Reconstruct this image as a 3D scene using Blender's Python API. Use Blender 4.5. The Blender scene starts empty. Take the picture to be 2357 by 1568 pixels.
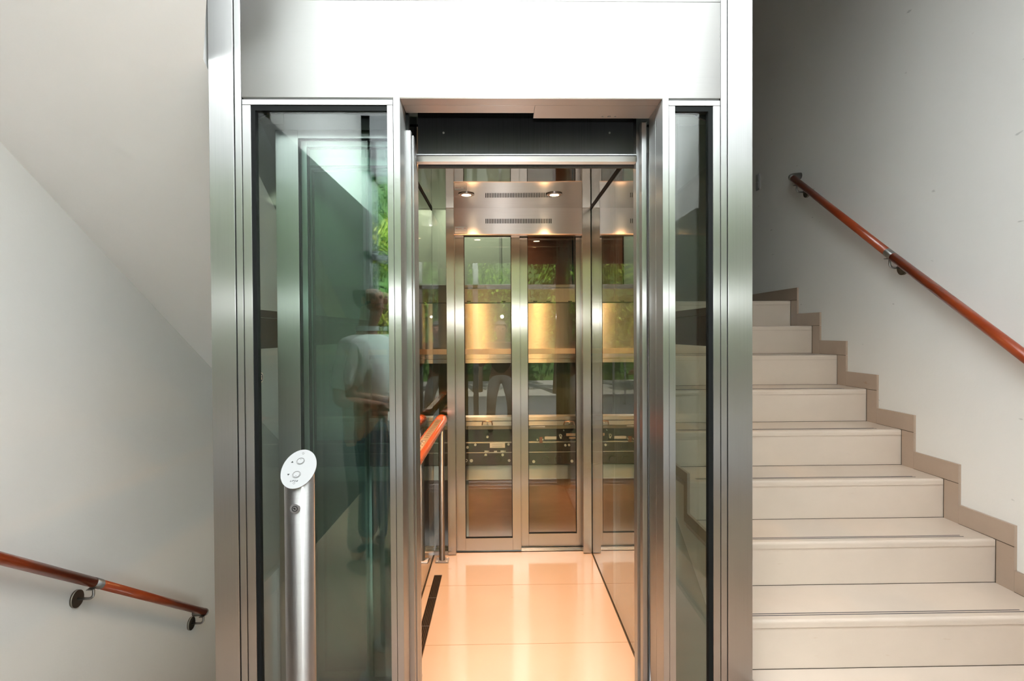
import bpy, bmesh, math, random
from mathutils import Vector, Matrix

S = bpy.context.scene
C = S.collection
random.seed(7)
R = math.radians

# ------------------------------------------------------------------ camera
F, YAW, PIT, ROL = 1309.0, .0197, .0131, .0056
H = 1.45
_fw = Vector((math.sin(YAW)*math.cos(PIT), math.cos(YAW)*math.cos(PIT), -math.sin(PIT)))
_r0 = Vector((math.cos(YAW), -math.sin(YAW), 0))
_d0 = _fw.cross(_r0)
_r = math.cos(ROL)*_r0 + math.sin(ROL)*_d0
_d = -math.sin(ROL)*_r0 + math.cos(ROL)*_d0
cam_data = bpy.data.cameras.new('camera')
cam = bpy.data.objects.new('camera', cam_data)
C.objects.link(cam)
cam_data.sensor_width = 36
cam_data.lens = F/2357*36
cam_data.clip_start = .02
M = Matrix((( _r.x, -_d.x, -_fw.x, 0), (_r.y, -_d.y, -_fw.y, 0), (_r.z, -_d.z, -_fw.z, H), (0, 0, 0, 1)))
cam.matrix_world = M
S.camera = cam

# ------------------------------------------------------------------ view, world, lights
S.view_settings.view_transform = 'Standard'
S.view_settings.look = 'None'
S.view_settings.gamma = 1
S.view_settings.use_curve_mapping = False
S.view_settings.exposure = 1.2
S.cycles.transparent_max_bounces = 40
S.cycles.max_bounces = 14
S.cycles.diffuse_bounces = 5
S.cycles.glossy_bounces = 8
S.cycles.sample_clamp_indirect = 6
S.cycles.caustics_reflective = False
S.cycles.caustics_refractive = False

W = bpy.data.worlds.new('sky'); S.world = W
W.use_nodes = True
bg = W.node_tree.nodes['Background']
bg.inputs[0].default_value = (.93, .97, 1, 1)
bg.inputs[1].default_value = 2.3

def light(name, kind, loc, energy, color=(1, 1, 1), target=None, **kw):
    d = bpy.data.lights.new(name, kind); d.energy = energy; d.color = color
    for k, v in kw.items(): setattr(d, k, v)
    o = bpy.data.objects.new(name, d); C.objects.link(o); o.location = loc
    if target is not None:
        o.rotation_euler = (Vector(target)-Vector(loc)).to_track_quat('-Z', 'Y').to_euler()
    return o
light('sun', 'SUN', (0, 10, 12), 14, (1, .95, .80), target=(-3, -4, 0), angle=.01)
# the photographer's flash gun, 22 cm above the lens: head turned up to the ceiling, some light straight ahead
light('flash_bounce', 'SPOT', (.02, -.06, 1.68), 1000, (.90, .965, 1), target=(.05, -.35, 3.5), spot_size=R(128), spot_blend=.9, shadow_soft_size=.03)
light('flash_front', 'POINT', (.02, -.04, 1.67), 17, (.95, .98, 1), shadow_soft_size=.02)

# ------------------------------------------------------------------ measuring helper: the point a photo pixel shows at depth Y (or on X / Z planes)
def at(x, y, Y=None, X=None, Z=None):
    v = (x-1178.5)/F*_r + (y-784)/F*_d + _fw
    k = Y/v.y if Y is not None else X/v.x if X is not None else (Z-H)/v.z
    return Vector((0, 0, H)) + v*k
def ax(x, Y, y=784): return at(x, y, Y).x
def az(y, Y, x=1178): return at(x, y, Y).z

# ------------------------------------------------------------------ mesh helpers
class MB:
    def __init__(s): s.bm = bmesh.new(); s.mi = 0
    def _f(s, vs):
        try:
            f = s.bm.faces.new(vs); f.material_index = s.mi; return f
        except ValueError: return None
    def box(s, x0, x1, y0, y1, z0, z1, side=None):
        if x0 > x1: x0, x1 = x1, x0
        if y0 > y1: y0, y1 = y1, y0
        if z0 > z1: z0, z1 = z1, z0
        v = [s.bm.verts.new(p) for p in ((x0,y0,z0),(x1,y0,z0),(x1,y1,z0),(x0,y1,z0),(x0,y0,z1),(x1,y0,z1),(x1,y1,z1),(x0,y1,z1))]
        fs = [s._f([v[i] for i in q]) for q in ((0,3,2,1),(4,5,6,7),(0,1,5,4),(1,2,6,5),(2,3,7,6),(3,0,4,7))]
        if side is not None:
            a = [(x1-x0), (y1-y0), (z1-z0)]; t = a.index(min(a))
            for f, n in zip(fs, (2,2,1,0,1,0)):
                if n != t: f.material_index = side
        return s
    def prism(s, pts, axis, a, b):
        # pts: 2D outline, extruded along axis from a to b
        def P(p, t):
            return (t, p[0], p[1]) if axis == 'x' else (p[0], t, p[1]) if axis == 'y' else (p[0], p[1], t)
        A = [s.bm.verts.new(P(p, a)) for p in pts]; B = [s.bm.verts.new(P(p, b)) for p in pts]
        s._f(A); s._f(B[::-1]); n = len(pts)
        for i in range(n): s._f([A[i], B[i], B[(i+1) % n], A[(i+1) % n]])
        return s
    def tube(s, path, r, n=20, cap=True, radii=None):
        path = [Vector(p) for p in path]; rings = []
        up = None
        for i, p in enumerate(path):
            t = (path[min(i+1, len(path)-1)] - path[max(i-1, 0)]).normalized()
            if up is None:
                up = Vector((0, 0, 1)) if abs(t.z) < .9 else Vector((1, 0, 0))
            u = (up - t*up.dot(t)).normalized(); w = t.cross(u); up = u
            rr = radii[i] if radii else r
            rings.append([s.bm.verts.new(p + (u*math.cos(2*math.pi*k/n) + w*math.sin(2*math.pi*k/n))*rr) for k in range(n)])
        for a, b in zip(rings, rings[1:]):
            for k in range(n):
                f = s._f([a[k], a[(k+1) % n], b[(k+1) % n], b[k]])
                if f: f.smooth = True
        if cap: s._f(rings[0][::-1]); s._f(rings[-1])
        return s
    def disc(s, c, nrm, r, h, n=24, rx=None):
        # short cylinder of height h starting at c along nrm
        c = Vector(c); nrm = Vector(nrm).normalized()
        return s.tube([c, c+nrm*h], r, n)
    def ring(s, c, nrm, ro, ri, h, n=28):
        c = Vector(c); nrm = Vector(nrm).normalized()
        u = nrm.orthogonal().normalized(); w = nrm.cross(u)
        def L(r, hh): return [s.bm.verts.new(c+nrm*hh+(u*math.cos(2*math.pi*k/n)+w*math.sin(2*math.pi*k/n))*r) for k in range(n)]
        A, B, D, E = L(ro, 0), L(ro, h), L(ri, h), L(ri, 0)
        for P, Q in ((A, B), (B, D), (D, E), (E, A)):
            for k in range(n): s._f([P[k], P[(k+1) % n], Q[(k+1) % n], Q[k]])
        return s
    def ball(s, c, r, sc=(1, 1, 1), seg=16):
        m = Matrix.Translation(c) @ Matrix.Diagonal((sc[0]*r, sc[1]*r, sc[2]*r, 1))
        g = bmesh.ops.create_uvsphere(s.bm, u_segments=seg, v_segments=seg//2+2, radius=1, matrix=m)
        for v in g['verts']:
            for f in v.link_faces: f.smooth = True; f.material_index = s.mi
        return s
    def build(s, name, mat, parent=None, bevel=0, seg=2):
        bmesh.ops.recalc_face_normals(s.bm, faces=s.bm.faces)
        me = bpy.data.meshes.new(name); s.bm.to_mesh(me); s.bm.free()
        for m in (mat if isinstance(mat, (list, tuple)) else [mat]): me.materials.append(m)
        o = bpy.data.objects.new(name, me); C.objects.link(o)
        if parent is not None:
            o.parent = parent; o.matrix_parent_inverse = Matrix.Translation(-parent.location)
        if bevel:
            b = o.modifiers.new('bevel', 'BEVEL'); b.width = bevel; b.segments = seg; b.limit_method = 'ANGLE'; b.angle_limit = R(40)
            b.harden_normals = True
        return o
def B(*a, **k): return MB().box(*a, **k)
def tag(o, label=None, cat=None, group=None, kind=None):
    if label: o['label'] = label
    if cat: o['category'] = cat
    if group: o['group'] = group
    if kind: o['kind'] = kind
    return o
def thing(name, label, cat, loc=(0, 0, 0), group=None):
    o = bpy.data.objects.new(name, None); C.objects.link(o); o.location = loc; o.empty_display_size = .1
    return tag(o, label, cat, group)
def struct(name, mb, mat, bevel=0):
    return tag(mb.build(name, mat, None, bevel), kind='structure')

# ------------------------------------------------------------------ materials
def newmat(name):
    m = bpy.data.materials.new(name); m.use_nodes = True
    nt = m.node_tree; b = nt.nodes['Principled BSDF']
    return m, nt, b
def N(nt, t, **kw):
    n = nt.nodes.new(t)
    for k, v in kw.items(): setattr(n, k, v)
    return n
def noise(nt, scale, vec=None, detail=4, rough=.55):
    n = N(nt, 'ShaderNodeTexNoise'); n.inputs['Scale'].default_value = scale
    n.inputs['Detail'].default_value = detail; n.inputs['Roughness'].default_value = rough
    if vec is not None: nt.links.new(vec, n.inputs['Vector'])
    return n
def coords(nt, sc=(1, 1, 1)):
    t = N(nt, 'ShaderNodeNewGeometry'); mp = N(nt, 'ShaderNodeMapping'); mp.inputs['Scale'].default_value = sc
    nt.links.new(t.outputs['Position'], mp.inputs['Vector']); return mp.outputs[0]
def ramp(nt, fac, stops):
    r = N(nt, 'ShaderNodeValToRGB'); e = r.color_ramp.elements
    while len(e) < len(stops): e.new(.5)
    for q, (p, c) in zip(e, stops): q.position = p; q.color = (*c, 1)
    nt.links.new(fac, r.inputs[0]); return r.outputs[0]
def bump(nt, b, h, strength, dist=.01):
    n = N(nt, 'ShaderNodeBump'); n.inputs['Strength'].default_value = strength; n.inputs['Distance'].default_value = dist
    nt.links.new(h, n.inputs['Height']); nt.links.new(n.outputs[0], b.inputs['Normal'])
def plain(name, col, rough=.5, metal=0, spec=.5, coat=0):
    m, nt, b = newmat(name)
    b.inputs['Base Color'].default_value = (*col, 1); b.inputs['Roughness'].default_value = rough
    b.inputs['Metallic'].default_value = metal; b.inputs['Specular IOR Level'].default_value = spec
    b.inputs['Coat Weight'].default_value = coat; b.inputs['Coat Roughness'].default_value = .08
    return m
def steel(name, brush, col=(.66, .65, .63), rough=.36, aniso=1.0, var=.025):
    # brush: 'v' grain runs up and down, 'h' grain runs sideways
    m, nt, b = newmat(name)
    b.inputs['Metallic'].default_value = 1
    b.inputs['Anisotropic'].default_value = aniso
    g = N(nt, 'ShaderNodeNewGeometry'); tv = N(nt, 'ShaderNodeVectorMath', operation='CROSS_PRODUCT')
    nt.links.new(g.outputs['True Normal'], tv.inputs[0])
    tv.inputs[1].default_value = (0, .001, 1) if brush == 'v' else (1, .001, 0)
    nv = N(nt, 'ShaderNodeVectorMath', operation='NORMALIZE'); nt.links.new(tv.outputs[0], nv.inputs[0])
    nt.links.new(nv.outputs[0], b.inputs['Tangent'])
    s = (260, 260, 3) if brush == 'v' else (3, 3, 260)
    n1 = noise(nt, 1, coords(nt, s), 3); n2 = noise(nt, 3.2, coords(nt, (1, 1, .5)), 4)
    ad = N(nt, 'ShaderNodeMath', operation='ADD'); nt.links.new(n1.outputs[0], ad.inputs[0]); nt.links.new(n2.outputs[0], ad.inputs[1])
    nt.links.new(ramp(nt, ad.outputs[0], [(.7, tuple(c*(1-var) for c in col)), (1.0, tuple(min(1, c*(1+var)) for c in col))]), b.inputs['Base Color'])
    mr = N(nt, 'ShaderNodeMapRange'); mr.inputs['From Min'].default_value = .6; mr.inputs['From Max'].default_value = 1.4
    mr.inputs['To Min'].default_value = rough*.95; mr.inputs['To Max'].default_value = rough*1.05
    nt.links.new(ad.outputs[0], mr.inputs['Value']); nt.links.new(mr.outputs[0], b.inputs['Roughness'])
    return m
def glass(name, tint, r0=.04, boost=1.0):
    # clear pane: reflection after Schlick on both faces, the rest passes through tinted
    m = bpy.data.materials.new(name); m.use_nodes = True; nt = m.node_tree
    nt.nodes.remove(nt.nodes['Principled BSDF']); out = nt.nodes['Material Output']
    g = N(nt, 'ShaderNodeNewGeometry')
    dt = N(nt, 'ShaderNodeVectorMath', operation='DOT_PRODUCT')
    nt.links.new(g.outputs['Normal'], dt.inputs[0]); nt.links.new(g.outputs['Incoming'], dt.inputs[1])
    def mth(op, a, b=None):
        q = N(nt, 'ShaderNodeMath', operation=op)
        for i, v in enumerate((a, b)):
            if v is None: continue
            if isinstance(v, (int, float)): q.inputs[i].default_value = v
            else: nt.links.new(v, q.inputs[i])
        return q.outputs[0]
    c = mth('ABSOLUTE', dt.outputs['Value']); p = mth('POWER', mth('SUBTRACT', 1, c), 5)
    f = mth('MINIMUM', mth('ADD', mth('MULTIPLY', p, 1-r0), r0*boost), 1)
    tr = N(nt, 'ShaderNodeBsdfTransparent'); tr.inputs[0].default_value = (*tint, 1)
    gl = N(nt, 'ShaderNodeBsdfGlossy'); gl.inputs['Roughness'].default_value = 0.0; gl.inputs[0].default_value = (1, 1, 1, 1)
    mx = N(nt, 'ShaderNodeMixShader'); nt.links.new(f, mx.inputs[0]); nt.links.new(tr.outputs[0], mx.inputs[1]); nt.links.new(gl.outputs[0], mx.inputs[2])
    nt.links.new(mx.outputs[0], out.inputs[0])
    return m
def emit(name, col, k):
    m, nt, b = newmat(name); b.inputs['Base Color'].default_value = (.8, .8, .8, 1)
    b.inputs['Emission Color'].default_value = (*col, 1); b.inputs['Emission Strength'].default_value = k
    return m
def plaster(name, col, rough=.85):
    m, nt, b = newmat(name); b.inputs['Roughness'].default_value = rough; b.inputs['Specular IOR Level'].default_value = .3
    n = noise(nt, 1.7, coords(nt), 6, .6)
    nt.links.new(ramp(nt, n.outputs[0], [(.3, tuple(c*.965 for c in col)), (.7, col)]), b.inputs['Base Color'])
    n2 = noise(nt, 70, coords(nt), 5); bump(nt, b, n2.outputs[0], .12, .004)
    return m
def wall_scuffed(name, col):
    m, nt, b = newmat(name); b.inputs['Roughness'].default_value = .8; b.inputs['Specular IOR Level'].default_value = .3
    n = noise(nt, 1.7, coords(nt), 6, .6)
    base = ramp(nt, n.outputs[0], [(.3, tuple(c*.965 for c in col)), (.7, col)])
    s1 = noise(nt, 1, coords(nt, (9, 9, 26)), 2, .5); k = ramp(nt, s1.outputs[0], [(.735, (0, 0, 0)), (.775, (1, 1, 1))])
    mx = N(nt, 'ShaderNodeMix', data_type='RGBA'); nt.links.new(k, mx.inputs[0]); nt.links.new(base, mx.inputs[6]); mx.inputs[7].default_value = (*[c*.72 for c in col], 1)
    nt.links.new(mx.outputs[2], b.inputs['Base Color'])
    n2 = noise(nt, 70, coords(nt), 5); bump(nt, b, n2.outputs[0], .12, .004)
    return m
def stone(name, col, rough=.3, coat=.25, dark=.9):
    m, nt, b = newmat(name); b.inputs['Roughness'].default_value = rough; b.inputs['Coat Weight'].default_value = coat; b.inputs['Coat Roughness'].default_value = .06
    n = noise(nt, 2.2, coords(nt, (1, 1.3, 1.3)), 8, .62)
    base = ramp(nt, n.outputs[0], [(.3, tuple(c*dark for c in col)), (.72, col)])
    s1 = noise(nt, 1, coords(nt, (7, 7, 30)), 3, .6); k = ramp(nt, s1.outputs[0], [(.70, (0, 0, 0)), (.76, (1, 1, 1))])
    mx = N(nt, 'ShaderNodeMix', data_type='RGBA'); nt.links.new(k, mx.inputs[0]); nt.links.new(base, mx.inputs[6]); mx.inputs[7].default_value = (col[0]*.85, col[1]*.78, col[2]*.7, 1)
    nt.links.new(mx.outputs[2], b.inputs['Base Color']); return m
def wood(name, c0, c1, sc, rough=.3, coat=.5):
    m, nt, b = newmat(name); b.inputs['Roughness'].default_value = rough; b.inputs['Coat Weight'].default_value = coat; b.inputs['Coat Roughness'].default_value = .12
    n = noise(nt, 1, coords(nt, sc), 7, .6)
    nt.links.new(ramp(nt, n.outputs[0], [(.3, c0), (.7, c1)]), b.inputs['Base Color']); return m

M_post = steel('brushed_steel_upright', 'v', (.45, .45, .44), .31)
M_head = steel('brushed_steel_sheet', 'h', (.80, .80, .79), .52)
M_soff = steel('brushed_soffit_steel', 'h', (.42, .39, .37), .40)
M_rear = steel('brushed_steel_door_frame', 'v', (.47, .43, .39), .24, .9)
M_hood = steel('brushed_steel_lintel', 'h', (.46, .44, .42), .36)
M_dark = steel('grey_sheet_metal', 'v', (.10, .10, .105), .5, .6, .10)
M_tube = steel('satin_steel_tube', 'h', (.34, .335, .33), .42)
M_flange = steel('bronzed_steel_flange', 'h', (.34, .31, .26), .42)
M_alu = steel('rolled_aluminium', 'h', (.27, .27, .25), .4)
M_mirror = None
def polished():
    m, nt, b = newmat('polished_steel_ceiling'); b.inputs['Metallic'].default_value = 1; b.inputs['Roughness'].default_value = .035
    b.inputs['Base Color'].default_value = (.80, .77, .74, 1)
    n = noise(nt, 2.0, coords(nt, (1, .6, 1)), 1, .4); bump(nt, b, n.outputs[0], .10, .03); return m
M_mirror = polished()
M_glass = glass('green_tinted_glass', (.905, .94, .92))
M_leafglass = glass('door_leaf_glass', (.83, .89, .865), boost=1.8)
M_cabglass = glass('cabin_side_glass', (.68, .70, .64), r0=.30, boost=1)
M_rearglass = glass('rear_door_glass', (.88, .88, .82), boost=1.0)
M_edge = plain('glass_edge', (.01, .05, .04), .15)
M_gask = plain('black_gasket', (.006, .007, .007), .6, spec=.15)
M_dimplate = steel('grey_blue_sheet', 'v', (.26, .28, .29), .45, .6)
M_black = plain('black_painted_metal', (.014, .012, .012), .35)
M_black2 = plain('black_plate', (.02, .017, .015), .3)
M_hall = plaster('hall_paint', (.66, .66, .64))
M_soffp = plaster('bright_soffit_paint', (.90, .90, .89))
M_wall = plaster('white_plaster', (.78, .77, .74))
M_wallr = wall_scuffed('scuffed_white_plaster', (.80, .79, .76))
M_ceil = plaster('white_ceiling_paint', (.74, .74, .73))
M_stone = stone('cream_limestone', (.67, .565, .475))
M_skirt = stone('tan_limestone_skirting', (.44, .335, .26), dark=.88)
M_floorst = stone('hall_limestone', (.44, .31, .23), .22, .4)
M_cabfloor = stone('cabin_limestone', (.56, .43, .31), .2, .5, .97)
M_joint = plain('dark_joint', (.05, .035, .02), .8)
M_groove = plain('antislip_strip', (.09, .08, .085), .6)
M_rail = wood('reddish_brown_wood', (.23, .032, .008), (.33, .055, .014), (2.5, 2.5, 14))
M_railc = wood('orange_red_wood', (.42, .075, .02), (.58, .13, .035), (2, 30, 2), .25, .7)
M_warm = plain('warm_sheet_metal', (.72, .45, .30), .35, 1)
M_white = plain('white_lacquered_plate', (.32, .32, .32), .6, spec=.2)
M_print = plain('grey_print', (.025, .025, .025), .6, spec=.2)
M_red = plain('red_print', (.55, .09, .06), .6)
M_label = plain('white_label', (.88, .86, .82), .5)
M_mahog = wood('mahogany_panel', (.17, .045, .02), (.26, .075, .035), (2, 2, 12), .35, .4)
M_brownp = wood('brown_door_panel', (.24, .10, .04), (.34, .15, .07), (2, 2, 10), .4, .3)
M_greyd = plain('anthracite_door', (.06, .06, .06), .5)
M_dkpan = wood('dark_maroon_panel', (.035, .012, .008), (.055, .02, .012), (2, 2, 10), .4, .2)
M_pit = plain('dark_pit_concrete', (.05, .04, .035), .9)

# ================================================================== THE SETTING
XL, XR = -1.9, 2.119          # walls of the stairwell
D = 1.93                      # front face of the lift shaft
ZC = 3.5
struct('floor', B(-1.9, XR, -1.5, 1.75, -.12, 0).box(-.86, XR, 1.75, 1.93, -.12, 0), M_floorst)
struct('wall_left', B(XL-.2, XL, .62, 5.2, -2.6, 4.8), M_wall)
struct('wall_right', B(XR, XR+.2, .47, 5.6, -2.6, 4.8), M_wallr)
struct('wall_back', B(XL-.2, -.5, 5.2, 5.42, -2.6, 4.8), M_wall)
struct('wall_back_right', B(-.6, XR+.2, 5.41, 5.6, -2.6, 4.8), plaster('shade_toned_plaster', (.33, .31, .27)))  # dimness of the landing is put into this plaster colour
struct('wall_hall_left', B(-1.5, -1.3, -1.5, .8, 0, ZC).box(XL-.2, -1.3, .62, .82, -.1, ZC), M_hall)
struct('wall_hall_right', B(1.2, 1.4, -1.5, .65, 0, ZC).box(1.2, XR+.2, .47, .67, 0, ZC), M_hall)
struct('ceiling', B(-2.1, 2.32, -1.6, 1.93, ZC, ZC+.2), M_ceil)
struct('ceiling_stairs', B(-2.1, 2.4, 1.93, 5.6, 4.8, 5.0), M_ceil)
struct('wall_above_ceiling', B(-2.1, 2.4, 1.70, 1.922, ZC+.2, 5.0), M_wall)
def zs(Y): return 2.222-.614*(Y-2.157)
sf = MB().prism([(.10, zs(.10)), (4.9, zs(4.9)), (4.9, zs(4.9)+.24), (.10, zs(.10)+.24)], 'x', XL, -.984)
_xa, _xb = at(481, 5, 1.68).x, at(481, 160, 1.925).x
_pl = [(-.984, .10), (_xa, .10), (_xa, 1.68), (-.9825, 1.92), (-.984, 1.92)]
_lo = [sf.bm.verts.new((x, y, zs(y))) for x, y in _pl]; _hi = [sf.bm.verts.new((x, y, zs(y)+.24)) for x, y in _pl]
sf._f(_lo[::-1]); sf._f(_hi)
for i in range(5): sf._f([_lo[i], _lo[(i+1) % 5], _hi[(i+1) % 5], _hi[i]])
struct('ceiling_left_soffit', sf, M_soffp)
struct('floor_shaft_pit', B(-.99, .86, 1.93, 5.2, -1.64, -1.52), M_pit)

M_addpan = plain('added_dark_panelling', (.085, .09, .085), .45)  # unseen panelling added to darken what the side glass reflects
struct('trim_2', B(-1.3, -1.285, -1.48, .82, 0, 2.65), M_addpan)
struct('trim_3', B(1.185, 1.2, -1.48, .47, 0, 2.2), M_addpan)
# entrance: glazed front behind the photographer
fr = MB()
for x in (-1.3, -.44, .34, 1.12): fr.box(x, x+.08, -1.58, -1.5, 0, ZC)
fr.box(-1.3, 1.2, -1.58, -1.5, 2.95, ZC).box(-1.3, 1.2, -1.58, -1.5, 0, .1).box(-1.3, 1.2, -1.58, -1.5, 2.15, 2.23)
win = struct('window_1', fr, plain('grey_window_frame', (.35, .36, .37), .4))
struct('floor_outside', B(-14, 14, -16, -1.58, -.3, -.05), plaster('grey_paving', (.42, .42, .42)))

# ------------------------------------------------------------------ right staircase (nine risers seen, tan skirting)
T, RS = .2865, .1860
Y7, Z7 = 2.375, .558
def stepY(k): return Y7+(7-k)*T
def stepZ(k): return Z7+(7-k)*RS
st = thing('staircase', 'cream limestone staircase rising to the right of the steel lift shaft', 'staircase', (1.5, 1.8, 0))
SX0, SX1 = .872, XR-.0015
for k in range(9, 0, -1):
    y, z = stepY(k), stepZ(k)
    yb = stepY(k-1) if k > 1 else 5.39
    s = MB().box(SX0, SX1, y+.004, y+.03, z-RS, z-.03)
    s.build('riser', M_stone, st)
    # tread slab with rounded nose
    q = .012; arc = [(y+q-q*math.cos(a), z-q+q*math.sin(a)) for a in [R(t) for t in (0, 22, 45, 67, 90)]]
    tr = MB().prism([(y, z-.029)]+arc+[(yb+.004, z), (yb+.004, z-.029)], 'x', SX0, SX1)
    t_ = tr.build('tread', M_stone, st)
    for dy in (.034, .048):
        g = MB().box(SX0+.06, SX1-.12+(.034-dy)*.4, y+dy, y+dy+.0045, z-.0004, z+.0008); g.build('antislip_strip', M_groove, t_)
    MB().box(SX0, SX1, y+.0035, y+.0045, z-.0305, z-.0288).build('joint', M_skirt, t_)
    MB().box(SX0, SX1, yb+.0015, yb+.005, z, z+.0016).build('joint', M_joint, t_)
# skirtings: the stair profile moved up and forward
def skirt(x0, x1, off=.088):
    lo, hi = [], []
    for k in range(9, 0, -1):
        y, z = stepY(k), stepZ(k)
        hi += [(y-off, z-RS+off if k < 9 else z-RS), (y-off, z+off)]
        lo += [(y-.0, z-RS), (y-.0, z)]
    hi += [(5.4, stepZ(1)+off)]; lo += [(5.4, stepZ(1))]
    m = MB()
    # cut into stones: one L pair per step
    for k in range(9, 0, -1):
        y, z = stepY(k), stepZ(k); yn = stepY(k-1) if k > 1 else 5.4
        m.box(x0, x1, y-off, y-.001, z-RS, z-.0)            # upright stone in front of the riser
        m.box(x0, x1, y-off, yn-off-.001, z+.001, z+off)   # lying stone above the tread
    return m
struct('baseboard_right', skirt(XR-.012, XR), M_skirt)
struct('baseboard_stair_left', skirt(SX0-.012, SX0+.001, .05), M_skirt)
jm = MB()
for k in range(9, 0, -1):
    y, z = stepY(k), stepZ(k)
    jm.box(XR-.0135, XR-.0118, y-.002, y, z-RS, z)
    jm.box(XR-.0135, XR-.0118, y-.088, (stepY(k-1) if k > 1 else 5.4)-.09, z-.001, z+.0012)
struct('trim_1', jm, M_joint)
# white string wall below the stair on the shaft side
sw = MB()
top = []
for k in range(8, 0, -1): top += [(stepY(k)+.032, stepZ(k)-RS-.032), (stepY(k)+.032, stepZ(k)-.032)]
top += [(5.38, stepZ(1)-.032)]
bot = [(5.38, stepZ(1)-.35), (stepY(1)+.1, stepZ(1)-.35), (1.96, .02)]
sw.prism(top+bot, 'x', SX0+.001, SX0+.05)
sw.build('string_wall', M_wall, st)
struct('wall_under_stair', MB().prism([(1.96, -1.5), (5.3, -1.5), (5.3, stepZ(1)-.36), (stepY(1)+.1, stepZ(1)-.36), (1.96, .01)], 'x', SX0+.12, SX0+.2), plaster('shadow_toned_plaster', (.34, .33, .27)))  # shadow below the stair is put into the grey tone

# ------------------------------------------------------------------ left flight, going down behind the wall rail
ls = thing('staircase', 'cream limestone flight going down on the left of the lift shaft', 'staircase', (-1.4, 1.75, 0))
for i in range(8):
    y = 1.75+i*.29; z = -(i+1)*.178
    s = B(XL+.002, -.992, y, y+.31, z-.03, z).build('tread', M_stone, ls)
    B(XL+.002, -.992, y-.02, y, z, z+.148).build('riser', M_stone, ls)
struct('floor_lower_landing', B(XL, -.99, 1.75+8*.29, 5.2, -1.72, -1.6), M_floorst)
dl = thing('lower_landing_door', 'plain anthracite door on the lower landing, seen through the left shaft glass', 'door', (-1.5, 5.19, -1.6))
B(-1.88, -.6, 5.15, 5.195, -1.598, 1.205).build('leaf', M_greyd, dl)
B(-1.86, -1.80, 5.13, 5.15, -.55, -.53).build('handle', M_tube, dl)

# ================================================================== LIFT SHAFT
sh = thing('lift_shaft', 'brushed stainless steel and glass lift shaft frame around the cabin', 'lift shaft', (0, D, 0))
ZT = 4.7; ZB = -1.5
xa = ax(486.5, D); xb = ax(543.5, D); xc = ax(546.7, D); xd = ax(562, D)
B(xa, xb, D, D+.10, ZB, ZT).build('post', M_post, sh, .002)
B(xb-.002, xd, D+.006, D+.1, ZB, ZT).build('gap_strip', M_gask, sh)
B(xc, xd-.0012, D, D+.02, ZB, ZT).build('edge_strip', M_post, sh, .001)
ya = ax(1732.5, D); yb_ = ax(1675.8, D); yc = ax(1673.5, D); yd = ax(1659, D)
B(yb_, ya, D, D+.10, ZB, ZT).build('post', M_post, sh, .002)
B(yd, yb_+.002, D+.006, D+.1, ZB, ZT).build('gap_strip', M_gask, sh)
B(yd+.0012, yc, D, D+.02, ZB, ZT).build('edge_strip', M_post, sh, .001)
zh0 = 2.2445; zh1 = az(2.2, D)
B(xd, yd, D, D+.02, zh0, zh1-.001).build('header_panel', M_head, sh, .001)
B(xd, yd, D, D+.02, zh1+.001, ZT).build('header_panel', M_head, sh, .001)
B(xd, yd, D+.02, D+.04, zh0+.02, ZT).build('header_backing', M_gask, sh)
# opening jambs
jl0, jl1 = ax(909.5, D), -.335
jr0, jr1 = ax(1526, D), ax(1540, D)
B(jl0, jl1, D-.001, D+.066, 0, zh0+.001).build('jamb', M_post, sh, .001)
B(jl0, jl1-.002, D+.068, D+.125, 0, zh0+.001).build('jamb', M_post, sh, .001)
B(jr0, jr1, D-.001, D+.088, 0, zh0+.001).build('jamb', M_post, sh, .001)
B(jr0, jr1-.002, D+.09, D+.175, 0, zh0+.001).build('jamb', M_post, sh, .001)
# soffit of the opening (two depths) with sensor
B(jl1, jr0, D+.002, D+.058, zh0-.002, zh0+.012).build('soffit_plate', M_soff, sh)
B(jl1, .1235, D+.060, D+.128, zh0-.002, zh0+.012).build('soffit_plate', M_soff, sh)
B(.1245, jr0, D+.060, D+.178, zh0-.002, zh0+.012).build('soffit_plate', M_soff, sh)
for px, r, nm in ((1387, .0035, 'screw'), (1402, .006, 'door_sensor'), (1416, .0035, 'screw')):
    p = at(px, 268, Z=zh0-.002); MB().disc(p+Vector((0, 0, -.0025)), (0, 0, 1), r, .0024, 16).build(nm, M_tube, sh)
# glazed side lights left and right of the opening
def sidelight(x0, x1, wl, wr, gl, gr, label):
    t = thing('side_light', label, 'glass panel', ((x0+x1)/2, D, 0))
    zt = az(229, D, 700); zu = az(241.2, D, 700)
    B(x0, x1, D, D+.03, zu, zt).build('top_rail', M_post, t, .001)
    B(x0, x1, D, D+.03, .0, .06).build('bottom_rail', M_post, t, .001)
    B(x0, x0+wl, D, D+.03, .06, zu-.0008).build('stile', M_post, t, .001)
    B(x1-wr, x1, D, D+.03, .06, zu-.0008).build('stile', M_post, t, .001)
    g = MB()
    g.box(x0+wl, x1-wr, D+.004, D+.029, zu-.018, zu-.001)
    if gl: g.box(x0+wl, x0+wl+gl, D+.004, D+.029, .06, zu-.018)
    if gr: g.box(x1-wr-gr, x1-wr, D+.004, D+.029, .06, zu-.018)
    g.build('gasket', M_gask, t)
    MB().box(x0+wl+.001, x1-wr-.001, D+.012, D+.020, .062, zu-.002, side=1).build('pane', [M_glass, M_edge], t)
    return t
sl0 = ax(563.5, D); sl1 = ax(908.5, D)
sidelight(sl0, sl1, ax(582.5, D)-sl0, sl1-ax(895, D), ax(592, D)-ax(582.5, D), 0, 'wide green-tinted glass side panel left of the lift doorway')
sr0 = ax(1540.6, D); sr1 = ax(1658, D)
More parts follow.
